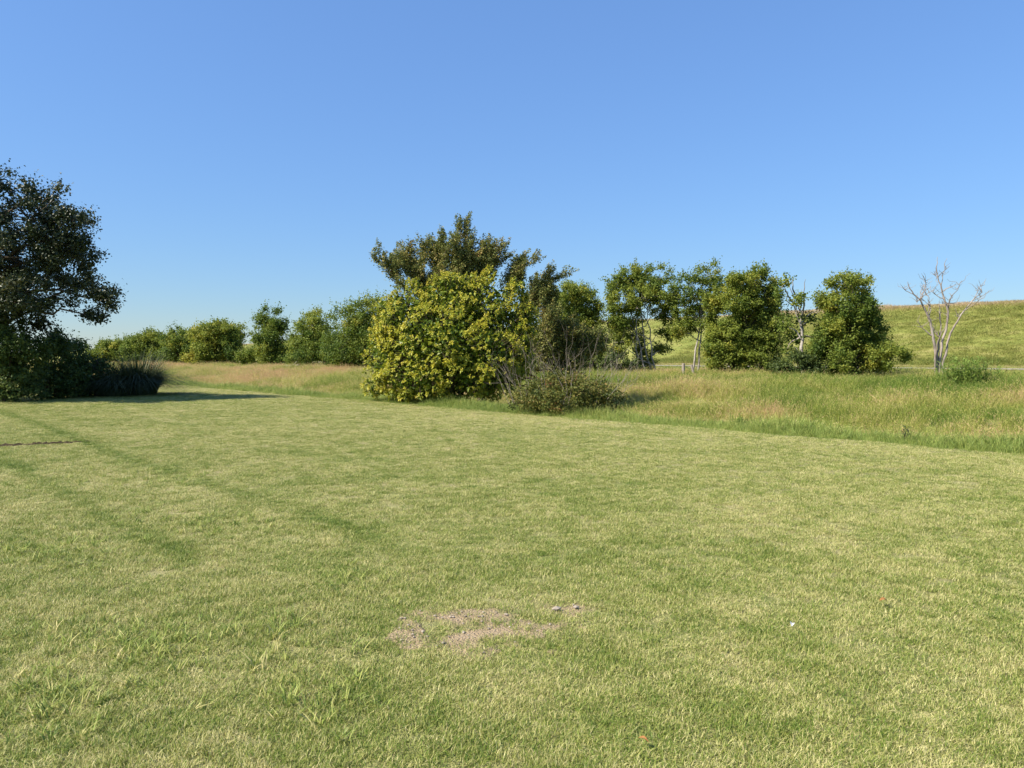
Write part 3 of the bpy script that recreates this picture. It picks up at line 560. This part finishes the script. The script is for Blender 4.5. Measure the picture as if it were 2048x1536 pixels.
tree('hedge_bush', 'dark bush with pointed top standing behind the arching grass clump', [(160, 725, 28, 34), (160, 760, 40, 34), (195, 755, 30, 30), (148, 696, 15, 22), (215, 770, 26, 26), (186, 722, 13, 20), (180, 788, 50, 16)], D=31.5, bx=178, leaf=.10, cover=.85, per=105, mat=M_hedge, tint=.5, crad=.30, trunk=.06, stems=3, group=HB, cat='bush')
def fountain(name, label, px, D, n, h, mat, cat, wd=.02, spread=1.0, rad=.35, segs=6):
    b = at(px, 700, D); base = np.array([b[0], b[1], float(height(b[0], b[1]))-.02]); mb = MB()
    for q in range(n):
        a = rng.random()*2*math.pi; rr = rad*math.sqrt(rng.random()); l = h*(.6+.6*rng.random()); ln = spread*(.12+.95*rng.random()**.8)
        f = np.linspace(0, 1, segs+1); hx = ln*l*.75*f**1.7; zz_ = l*np.maximum(f-.60*ln*f**2.3, .02)
        C = np.stack([base[0]+math.cos(a)*(rr+hx), base[1]+math.sin(a)*(rr+hx), base[2]+zz_], -1); wv = np.array([-math.sin(a), math.cos(a), 0])*wd
        ww = (1-.9*f**1.6)[:, None]; V = np.concatenate([C-wv*ww, C+wv*ww]); i = np.arange(segs)
        mb.add(V, np.stack([i, i+segs+1, i+segs+2, i+1], -1), .5+rng.normal()*.15)
    o = mb.obj(name, mat, origin=base); return tag(o, label, cat)
fountain('arching_grass_clump', 'dark fountain shaped ornamental grass at the end of the hedge', 274, 32.5, 3000, 2.15, M_pampas, 'grass clump', .012, 1.5, .75)
tree('hedge_bush', 'low dark bush squeezed between the two arching grass clumps', [(245, 770, 30, 28), (255, 785, 34, 18), (225, 785, 30, 18)], D=33.2, bx=246, leaf=.10, cover=.9, per=105, mat=M_hedge, tint=.5, crad=.28, trunk=.04, stems=3, group=HB, cat='bush')
fountain('arching_grass_clump', 'smaller dark arching grass in front of the hedge bushes', 222, 31.5, 1700, 1.8, M_pampas, 'grass clump', .011, 1.45, .65)

# tall weeds right of the dead tree
def weeds(name, label, px, py, s, n, h, w_px, cat='weed', mat=None, lf=.28):
    D = depth(px, s); b = at(px, 700, D); base = np.array([b[0], b[1], float(height(b[0], b[1]))-.02]); root = empty(name, base, label, cat); mb = MB(); tb = MB(); k = D/F_PX
    for q in range(n):
        p = base+np.array([rng.normal()*w_px*k*.5, rng.normal()*w_px*k*.4, 0]); p[2] = float(height(p[0], p[1])); l = h*(.6+.5*rng.random())
        P = bend(p, p+np.array([rng.normal()*.15*l, rng.normal()*.15*l, l]), 5, .02); tube(tb, P, .008, .004, 4); m = 12
        f = .15+.85*rng.random(m); a = rng.random(m)*2*math.pi; C = p+(P[-1]-p)*f[:, None]; U = np.stack([np.cos(a), np.sin(a), .5+.3*rng.random(m)], -1); L = lf*h*(.6+.6*rng.random(m))[:, None]
        W = unit(np.cross(U, [0, 0, 1.0]))*L*.075
        V = np.stack([C, C+U*L*.45+W, C+U*L*.9-np.array([0, 0, .35])*L, C+U*L*.45-W], 1).reshape(-1, 3); mb.add(V, np.arange(m)[:, None]*4+np.array([[0, 1, 2, 3]]), .5+rng.normal()*.12)
    tag(tb.obj('stalks', mat or M_weed, root), kind='stuff'); tag(mb.obj('leaves', mat or M_weed, root), kind='stuff'); return root
weeds('tall_weed_clump', 'tall bright green weed clump at the right of the dead tree', 1938, 780, 37.5, 150, 1.3, 62)
weeds('tall_weed_clump', 'small leafy green weed clump on the lawn verge below the thick bushy tree', 1480, 850, 16.2, 16, .42, 26, lf=.4)
weeds('dark_sapling', 'tiny dark leaved sapling in the verge grass at right', 1811, 885, 15.6, 3, .34, 4, 'sapling', M_dark, lf=.5)
weeds('tall_weed_clump', 'bright green weed patch on the far bank beside the russet shrub', 1240, 765, 33, 60, .8, 60)

# ------------------------------------------------------------------ posts, marker, log
def post(name, label, cat, px, py_top, s, tilt, r, mat, sides=7, group=None):
    D = depth(px, s); p = at(px, py_top, D); g = float(height(p[0], p[1])); hgt = p[2]-g+.12
    mb = MB(); P = np.array([[p[0]-tilt*hgt, p[1], g-.12], [p[0]-tilt*hgt*.5, p[1], g+hgt*.45], [p[0], p[1], g+hgt-.12], [p[0], p[1], g+hgt-.10]])
    tube(mb, P, np.array([r*1.05, r, r*.97, .004]), 0, sides); o = mb.obj(name, mat, origin=(p[0], p[1], g)); return tag(o, label, cat, group)
post('fence_post', 'upright weathered wooden post under the airy tree', 'post', 1367, 727, 41.5, 0, .11, M_post, group='wooden posts by the gravel road')
post('fence_post', 'leaning pale wooden post beside the slender forked trunk', 'post', 1383, 730, 41.0, -.22, .09, M_post, group='wooden posts by the gravel road')
post('marker_post', 'slim yellow marker post leaning in the far meadow', 'post', 444, 737, 36, -.25, .07, M_marker)
Dl = depth(583, 38); a = at(570, 736, Dl); c = at(598, 731, Dl-1); a[2] = float(height(a[0], a[1]))+.3; c[2] = float(height(c[0], c[1]))+.5
mb = MB(); tube(mb, bend(a, c, 6, .03), .16, .09, 7); tube(mb, bend(a*.4+c*.6, a*.4+c*.6+np.array([.5, -.3, .5]), 4, .05), .06, .02, 5)
tag(mb.obj('fallen_branch', M_dead, origin=a), 'pale fallen branch lying in grass before the distant trees', 'branch')

# ------------------------------------------------------------------ lawn details
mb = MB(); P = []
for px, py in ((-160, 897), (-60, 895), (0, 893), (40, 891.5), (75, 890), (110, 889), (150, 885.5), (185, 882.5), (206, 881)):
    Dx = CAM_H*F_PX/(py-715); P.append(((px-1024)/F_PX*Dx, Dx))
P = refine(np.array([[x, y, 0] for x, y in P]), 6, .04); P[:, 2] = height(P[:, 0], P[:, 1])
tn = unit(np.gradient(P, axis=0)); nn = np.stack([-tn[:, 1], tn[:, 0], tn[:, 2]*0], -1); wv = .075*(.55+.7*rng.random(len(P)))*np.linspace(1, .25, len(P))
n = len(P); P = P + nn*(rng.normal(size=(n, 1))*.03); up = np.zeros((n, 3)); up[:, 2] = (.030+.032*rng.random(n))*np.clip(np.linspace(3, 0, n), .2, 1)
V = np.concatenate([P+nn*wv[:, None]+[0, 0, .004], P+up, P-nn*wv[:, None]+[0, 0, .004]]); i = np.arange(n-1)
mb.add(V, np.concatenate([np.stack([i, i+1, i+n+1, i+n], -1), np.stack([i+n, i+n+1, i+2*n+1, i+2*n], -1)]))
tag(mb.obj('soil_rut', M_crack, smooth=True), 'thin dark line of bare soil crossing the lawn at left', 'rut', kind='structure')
# bare soil patch and its gravel
g = 110; xx = np.linspace(-1.1, .75, g); yy = np.linspace(3.6, 5.1, g); XX, YY = np.meshgrid(xx, yy, indexing='ij'); dm = dirt(XX, YY)
ZZ = height(XX, YY)+np.where(dm > .12, .005, -.03); idx = np.arange(g*g).reshape(g, g)
mb = MB(); mb.add(np.stack([XX, YY, ZZ], -1).reshape(-1, 3), np.stack([idx[:-1, :-1], idx[1:, :-1], idx[1:, 1:], idx[:-1, 1:]], -1).reshape(-1, 4), np.clip(dm, 0, 1).ravel())
tag(mb.obj('bare_soil_patch', M_soil, smooth=True), kind='structure')
def pebble(mb, c, r, tint):
    ico = np.array([[0, 0, 1], [.9, 0, .3], [.28, .85, .3], [-.72, .53, .3], [-.72, -.53, .3], [.28, -.85, .3], [.72, .53, -.4], [-.28, .85, -.4], [-.9, 0, -.4], [-.28, -.85, -.4], [.72, -.53, -.4], [0, 0, -.9]])
    f = [[0, 1, 2], [0, 2, 3], [0, 3, 4], [0, 4, 5], [0, 5, 1], [1, 6, 2], [2, 7, 3], [3, 8, 4], [4, 9, 5], [5, 10, 1], [6, 7, 2], [7, 8, 3], [8, 9, 4], [9, 10, 5], [10, 6, 1], [11, 7, 6], [11, 8, 7], [11, 9, 8], [11, 10, 9], [11, 6, 10]]
    a = rng.random()*6.28; V = ico*(1+.15*rng.normal(size=(12, 1)))*np.array([1, .75, .5])*r
    V = np.stack([V[:, 0]*math.cos(a)-V[:, 1]*math.sin(a), V[:, 0]*math.sin(a)+V[:, 1]*math.cos(a), V[:, 2]], -1)
    mb.add(V+c, np.array(f), tint)
mb = MB(); cnt = 0
while cnt < 170:
    x, y = -.22+rng.normal()*.42, 4.35+rng.normal()*.36
    if dirt(np.array(x), np.array(y)) > .4+.4*rng.random():
        pebble(mb, np.array([x, y, float(height(x, y))+.012]), .003+.009*rng.random()**3, .3+.5*rng.random()); cnt += 1
tag(mb.obj('gravel', M_stone), 'scattered small pale gravel on the bare soil patch in the lawn', 'gravel', kind='stuff')
for px, py, r, lb in ((1113, 1232, .042, 'larger pale grey stone in the grass right of the bare patch'), (1153, 1228, .028, 'smaller grey stone just right of the larger grey stone')):
    Dx = CAM_H*F_PX/(py-715); x = (px-1024)/F_PX*Dx; z = float(height(x, Dx)); mb = MB(); pebble(mb, np.zeros(3), r*.8, .55); o = mb.obj('stone', M_stone, origin=(0, 0, 0)); o.location = (x, Dx, z+.02); tag(o, lb, 'stone')
def flat_leaf(name, px, py, L, W, mat, lb, cat, rz):
    Dx = CAM_H*F_PX/(py-715); x = (px-1024)/F_PX*Dx; z = float(height(x, Dx)); mb = MB(); n = 7; f = np.linspace(0, 1, n); w_ = np.sin(f**.8*math.pi)*W*.5
    c = np.stack([(f-.5)*L, 0*f, .25*L*np.sin(f*math.pi)], -1); V = np.concatenate([c+np.stack([0*f, w_, .5*w_], -1), c, c-np.stack([0*f, w_, -.5*w_], -1)]); i = np.arange(n-1)
    mb.add(V, np.concatenate([np.stack([i, i+1, i+n+1, i+n], -1), np.stack([i+n, i+n+1, i+2*n+1, i+2*n], -1)])); o = mb.obj(name, mat, origin=(0, 0, 0)); o.location = (x, Dx, z+.045); o.rotation_euler = (.2, .15, rz); tag(o, lb, cat)
flat_leaf('fallen_leaf', 1775, 1225, .06, .028, M_dryleaf, 'orange dry leaf lying on the lawn at right', 'leaf', .1)
flat_leaf('fallen_leaf', 1292, 1518, .05, .016, M_dryleaf, 'brown curled dry leaf at the bottom edge of the lawn', 'leaf', -.6)
flat_leaf('feather', 1590, 1275, .06, .026, M_feather, 'small white feather caught upright in the lawn grass', 'feather', 1.2)
print('tris', sum(len(m.loop_triangles) or sum(max(p.loop_total-2, 0) for p in m.polygons) for m in bpy.data.meshes))
